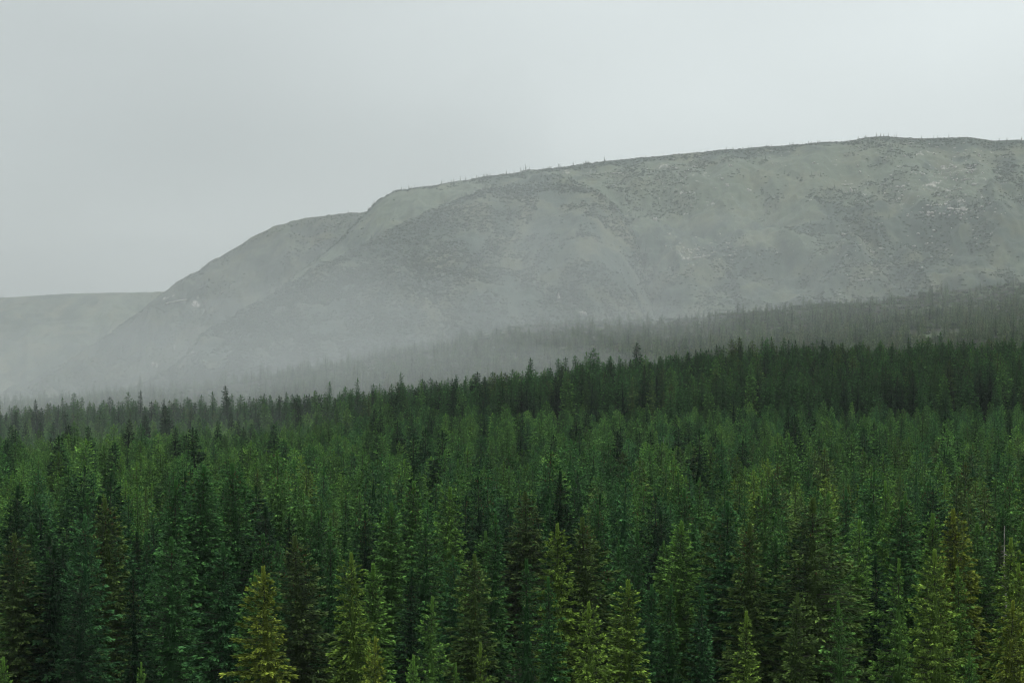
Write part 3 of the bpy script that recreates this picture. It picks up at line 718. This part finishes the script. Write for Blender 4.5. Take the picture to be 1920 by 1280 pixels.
# ---------------------------------------------------------------- dwarf pine and small conifers on the mountain
SHR = SHB + [L2i[0], L2i[6], L2i[2], L2i[1]]
MX, MY, MZ, MS, MW, MK, MT = [], [], [], [], [], [], []
def bil(g, u, v):
    px, t, X, D, Z = g; i = u * (X.shape[1] - 1); j = v * (X.shape[0] - 1); i0 = np.minimum(i.astype(int), X.shape[1] - 2); j0 = np.minimum(j.astype(int), X.shape[0] - 2); fi = i - i0; fj = j - j0
    f = lambda A: (A[j0, i0] * (1 - fi) + A[j0, i0 + 1] * fi) * (1 - fj) + (A[j0 + 1, i0] * (1 - fi) + A[j0 + 1, i0 + 1] * fi) * fj
    return f(X), f(D), f(Z)
rm = np.random.default_rng(4)
for g, n, ncrest, sd in ((GA, 80000, 130, 1), (GS, 60000, 70, 2), (G2, 20000, 90, 3), (G3, 4000, 130, 4)):
    top = (len(g[1]) - 15) / len(g[1])
    u = rm.random(n); v = rm.random(n) * top; x, y, z = bil(g, u, v); m = 0.7 * fnoise(x, y * 0.45, 120, 4, 30 + sd) + 0.7 * fnoise(x, y * 0.6, 26, 3, 33 + sd) + 0.9 * (np.abs(v / top - 1) < 0.04) + 0.3 * (sd == 2)
    keep = (m + rm.normal(0, 0.12, n) > 0.18); x, y, z = x[keep], y[keep], z[keep]; n = len(x)
    k = rm.choice([0, 1, 2, 3, 4], n, p=[.31, .31, .3, .04, .04]); s = np.where(k < 3, rm.uniform(0.5, 1.5, n), rm.uniform(0.2, 0.42, n))
    MX.append(x); MY.append(y); MZ.append(z - 0.2 * s * (k < 3)); MS.append(s); MK.append(k)
    # conifers along the skyline, in loose knots
    u = rm.random(ncrest); v = np.full(ncrest, top) * rm.uniform(0.985, 1.0, ncrest); x, y, z = bil(g, u, v)
    cl_ = fnoise(x, y * 0, 60, 3, 50 + sd); keep = cl_ + rm.normal(0, 0.25, ncrest) > 0.1; x, y, z = x[keep], y[keep], z[keep]; n = len(x)
    MX.append(x); MY.append(y); MZ.append(z - 0.3); MS.append(rm.uniform(0.11, 0.30, n) * (1.3 if sd == 4 else 1)); MK.append(rm.choice([5, 6], n))
MX, MY, MZ, MS, MK = map(np.concatenate, (MX, MY, MZ, MS, MK)); n = len(MX)
tt = np.array([(0.036, 0.078, 0.032), (0.046, 0.092, 0.036), (0.060, 0.098, 0.040)])[rm.integers(0, 3, n)] * rm.uniform(0.8, 1.3, (n, 1))
instancer('mountain_shrubbery', 'dwarf pine and stunted conifers on the mountain slopes', MX, MY, MZ, MS, rm.uniform(0.8, 1.5, n), MK, tt, SHR)

# lone conifers one can pick out on the skyline
def crest_at(g, px):
    i = np.interp(px, g[0], np.arange(len(g[0]))); i0 = int(i); j = len(g[1]) - 16
    return g[2][j, i0], g[3][j, i0], g[4][j, i0]
for px, H, lab in ((978, 9, 'lone small spruce on the skyline, left of the skyline pair'), (986, 11, 'thin upright spruce on the skyline beside its small neighbour'), (1048, 8, 'squat dark spruce on the skyline at a step in the ridge'), (1133, 9, 'single spruce spike on the skyline of the misty mountain')):
    x, y, z = crest_at(GA, px)
    r = bpy.data.objects.new('spruce_tree', None); C.objects.link(r); r.location = (x, y, z - 0.3); r.scale = (H / 20 * (1.3 if H == 8 else 0.8),) * 2 + (H / 20,); tag(r, lab, 'tree', 'skyline spruces')
    for nme, me in zip(('crown', 'trunk'), L1['slim']):
        o = bpy.data.objects.new(nme, me); C.objects.link(o); o.parent = r
        if nme == 'crown': o['tint'] = list(SHADES['blackish green'])

# pale outcrops and boulders
def rock_material():
    b = MatB('pale_granite'); g = b.n('ShaderNodeNewGeometry')
    c = b.mix(b.ramp(b.noise(g.outputs['Position'], 0.4, 6), 0.35, 0.65), (0.20, 0.19, 0.17), (0.40, 0.375, 0.345))
    p = b.n('ShaderNodeBsdfPrincipled'); b.l(c, p.inputs['Base Color']); p.inputs['Roughness'].default_value = 0.9; b.l(p.outputs[0], b.out.inputs[0]); return b.m
RM = rock_material()
def rock_mesh(seed, chunks=7):
    """several angular blocks piled into one outcrop"""
    r = np.random.default_rng(seed); V, Fc = [], []
    import bmesh
    bm = bmesh.new()
    for k in range(chunks):
        c = Vector((r.uniform(-1, 1), r.uniform(-0.4, 0.4), r.uniform(-0.3, 0.35))) if k else Vector((0, 0, 0)); s = r.uniform(0.35, 0.8)
        res = bmesh.ops.create_icosphere(bm, subdivisions=1, radius=1.0)
        for v in res['verts']:
            d = v.co.copy(); kx = r.uniform(0.75, 1.15); v.co = c + Vector((d.x * s * kx, d.y * s * 0.8 * kx, d.z * s * 0.75 * kx))
    me = bpy.data.meshes.new('rock_outcrop'); bm.to_mesh(me); bm.free(); me.materials.append(RM); return me
RK = [rock_mesh(s) for s in range(5)]
def on_slope(g, px, py):
    """point of the slope seen on this bearing at this elevation"""
    i = int(round(np.interp(px, g[0], np.arange(len(g[0]))))); j1 = len(g[1]) - 15; row = YH - g[4][:j1, i] / g[3][:j1, i] * F
    j = int(np.argmin(np.abs(row - py))); return g[2][j, i], g[3][j, i], g[4][j, i]
OUTC = [  # bearing column, row, half width px, half height px
    (GA, 1700, 270, 14, 2, 'long low pale ledge just under the mountain crest'), (GA, 1795, 392, 22, 5, 'wide pale rock band above the dark pines on the right slope'),
    (GA, 1745, 401, 10, 7, 'blocky pale outcrop at the left end of the wide rock band'), (GA, 1836, 292, 5, 8, 'upright pale crag high on the right slope'),
    (GA, 1828, 346, 10, 4, 'flat pale boulder pile below the upright crag'), (GA, 1810, 335, 9, 3, 'pale slab just above the flat boulder pile'),
    (GA, 1845, 335, 4, 3, 'round pale boulder right of the flat boulder pile'), (GA, 1856, 383, 3, 3, 'small bright boulder right of the wide rock band'),
    (GA, 1787, 313, 5, 8, 'crumbling pale crag left of the upright crag'), (GA, 1595, 358, 4, 9, 'slanting pale rock streak in the middle of the bare slope'),
    (GA, 1620, 303, 2, 2, 'single white boulder high above the slanting streak'), (GA, 1690, 352, 12, 4, 'pair of pale rocks between the streak and the right crags'),
    (GA, 1370, 312, 5, 6, 'square pale rock above the central gully'), (GA, 1364, 348, 6, 8, 'pale cliff beneath the square pale rock'),
    (GA, 1405, 357, 6, 6, 'small pale cliff right of the central gully'), (GA, 1392, 460, 4, 3, 'bright boulder at the right end of the scattered rocks'),
    (GA, 1367, 457, 5, 3, 'pale boulder in the middle of the scattered rocks'), (GA, 1318, 482, 24, 4, 'pale scree band in the misty middle of the slope'),
    (GA, 1265, 315, 18, 2, 'pale ledge below the crest above the spur'), (GA, 1160, 324, 20, 2, 'long pale ledge near the top of the dark spur'),
    (GA, 1062, 327, 9, 2, 'short pale ledge on the crest edge'), (GA, 1830, 447, 6, 3, 'pale rock among the dark pines at the right'),
    (GA, 1620, 524, 16, 2, 'thin pale rock strip just above the misty wood'), (GA, 1650, 465, 9, 3, 'pale rock strip between two dark pine patches'),
    (GA, 1585, 440, 10, 4, 'pale rock patch low in the centre of the right slope'), (GA, 1228, 412, 4, 12, 'tall pale rock rib right of the dark spur'), (GA, 1255, 440, 4, 7, 'short pale rib beside the tall one'),
    (GS, 366, 662, 12, 6, 'bright rock scar on the left end of the spur'), (GS, 878, 363, 4, 1.5, 'small white slab on the shoulder of the spur'),
    (GS, 1047, 562, 4, 18, 'narrow pale cliff above the misty wood'), (GS, 1092, 588, 9, 10, 'broad pale cliff right of the narrow one'),
    (GS, 562, 655, 4, 8, 'faint pale rock on the lower spur'),
    (G2, 290, 686, 8, 12, 'pale crag on the far slope left of the spur'), (G2, 326, 650, 4, 9, 'faint crag above the pale far crag'),
    (G2, 90, 732, 14, 6, 'pale cliff band at the far left foot of the shoulder'), (G2, 330, 565, 22, 4, 'faint pale ledge on the upper far shoulder'),
]
for q, (g, px, py, hw, hh, lab) in enumerate(OUTC):
    x, y, z = on_slope(g, px, py); k = y / F
    r = bpy.data.objects.new('rock_outcrop', RK[q % 5]); C.objects.link(r); r.location = (x, y - 1, z); r.scale = (hw * k * 0.62, max(3.0, hh * k), hh * k * 0.95); r.rotation_euler = (0, random.uniform(-.2, .2), random.uniform(-.3, .3)); tag(r, lab, 'rock', 'pale rocks on the mountain')
# the countless small stones of the right slope
def make_stone(seed):
    r = np.random.default_rng(seed); import bmesh
    bm = bmesh.new(); bmesh.ops.create_icosphere(bm, subdivisions=1, radius=1.0)
    for v in bm.verts: v.co *= r.uniform(0.6, 1.2); v.co.z *= 0.7
    me = bpy.data.meshes.new('stone'); bm.to_mesh(me); bm.free(); me.materials.append(RM); return bpy.data.objects.new('stone', me)
ST = [make_stone(1), make_stone(2)]
sx, sy, sz = [], [], []
for (cx, cy, rx, ry, n) in ((1800, 335, 80, 45, 260), (1690, 350, 120, 40, 110), (1320, 470, 80, 22, 150), (1290, 340, 60, 50, 80), (1780, 398, 90, 12, 130), (1640, 470, 160, 45, 120), (1120, 325, 60, 5, 30), (1560, 300, 200, 20, 40)):
    for _ in range(n):
        if rm.random() < 0.35: continue
        a = on_slope(GA, cx + rm.normal() * rx * 0.6, cy + rm.normal() * ry * 0.6); sx.append(a[0] + rm.uniform(-3, 3)); sy.append(a[1] + rm.uniform(-3, 3)); sz.append(a[2])
sx, sy, sz = map(np.array, (sx, sy, sz)); n = len(sx)
instancer('scattered_stones', 'small pale stones strewn over the right mountain slope', sx, sy, sz + 0.3, rm.uniform(0.6, 1.9, n) ** 1.3, rm.uniform(0.8, 1.6, n), rm.integers(0, 2, n), np.ones((n, 3)), ST)

# ---------------------------------------------------------------- the air
def vol_mat(name, dens, col, aniso=0.0):
    b = MatB(name); p = b.n('ShaderNodeVolumePrincipled'); p.inputs['Color'].default_value = col + (1,); p.inputs['Density'].default_value = dens; p.inputs['Anisotropy'].default_value = aniso
    b.l(p.outputs[0], b.out.inputs['Volume']); return b.m
zmin = float(V[:, 2].min()) if False else -215.0
x0, x1, y0, y1, z0, z1 = -3900, 3900, -500, 8100, zmin, 640.0
bv = [(x, y, z) for z in (z0, z1) for x, y in ((x0, y0), (x1, y0), (x1, y1), (x0, y1))]
haze = mesh_obj('haze', bv, [[0, 3, 2, 1], [4, 5, 6, 7], [0, 1, 5, 4], [1, 2, 6, 5], [2, 3, 7, 6], [3, 0, 4, 7]], [vol_mat('haze_air', 3.2e-5, (0.66, 0.70, 0.72))])
haze['kind'] = 'stuff'; haze['label'] = 'thin grey haze filling the air'
# the mist bank: a low wedge of rain cloud, thin at its near edge and along its top
nx, ny = 60, 40
pxs = np.linspace(-900, 2700, nx); dn = np.interp(pxs, [-900, 0, 480, 960, 1440, 1920, 2700], [760, 840, 900, 1000, 1200, 1500, 1900])
u = np.linspace(0, 1, ny); U, PX = np.meshgrid(u, pxs, indexing='ij'); _, DN = np.meshgrid(u, dn, indexing='ij')
D = DN + (3150 - DN) * U; X = (PX - 960) / F * D
topz = -75 + 660 * np.clip(U / 0.3, 0, 1) ** 0.8 + 10 * fnoise(X, D, 400, 3, 71) * U; taper = 1.0
botz = np.full_like(topz, -190.0)
Vt = np.stack([X.ravel(), D.ravel(), topz.ravel()], 1); Vb = np.stack([X.ravel(), D.ravel(), botz.ravel()], 1)
f = grid_faces(nx, ny); nvt = nx * ny; fl = f.tolist() + [[a + nvt for a in q[::-1]] for q in f.tolist()]
rim = [j * nx for j in range(ny)][::-1] + list(range(1, nx)) + [j * nx + nx - 1 for j in range(1, ny)] + [(ny - 1) * nx + i for i in range(nx - 2, 0, -1)]
for a, b in zip(rim, rim[1:] + rim[:1]): fl.append([b, a, a + nvt, b + nvt])
MIST = mesh_obj('mist', np.concatenate([Vt, Vb]), fl, [vol_mat('mist_air', 2.1e-4, (0.61, 0.64, 0.645))])
MIST['kind'] = 'stuff'; MIST['label'] = 'bank of rain mist lying over the back of the forest'

# denser wisps of the same mist: behind the dark ridge, in the hollow at the left, and drifting up the foot of the mountain
import bmesh
WAIR = vol_mat('wisp_air', 2.7e-4, (0.62, 0.65, 0.655))
def wisp(px, D, z, rx, ry, rz, seed, label):
    bm = bmesh.new(); bmesh.ops.create_icosphere(bm, subdivisions=5, radius=1.0)
    o = Vector((seed * 3.1, seed * 1.7, 2))
    for v in bm.verts:
        k = 1 + 0.35 * mnoise.noise(v.co * 1.3 + o) + 0.16 * mnoise.noise(v.co * 3.1 + o) + 0.06 * mnoise.noise(v.co * 8 + o)
        v.co = Vector((v.co.x * rx * k + at_px(px, D), v.co.y * ry * k + D, v.co.z * rz * k + z))
    me = bpy.data.meshes.new('mist'); bm.to_mesh(me); bm.free(); me.materials.append(WAIR)
    w_ = bpy.data.objects.new('mist', me); C.objects.link(w_); w_['kind'] = 'stuff'; w_['label'] = label
wisp(380, 1450, -62, 430, 700, 74, 1, 'denser wisp of mist in the hollow behind the left of the ridge')
wisp(860, 2250, -30, 290, 620, 85, 2, 'pale patch of mist at the foot of the spur')
wisp(1250, 2800, 60, 230, 330, 120, 3, 'mist drifting up the gully right of the spur')
wisp(150, 2500, -20, 420, 500, 130, 4, 'mist filling the valley at the far left')
wisp(900, 2800, 130, 90, 260, 170, 5, 'upright veil of rain mist before the spur')
wisp(1090, 2750, 40, 120, 240, 95, 6, 'thin scrap of rain mist before the narrow pale cliff')
wisp(640, 2600, 10, 110, 300, 120, 7, 'ragged scrap of mist on the lower spur')
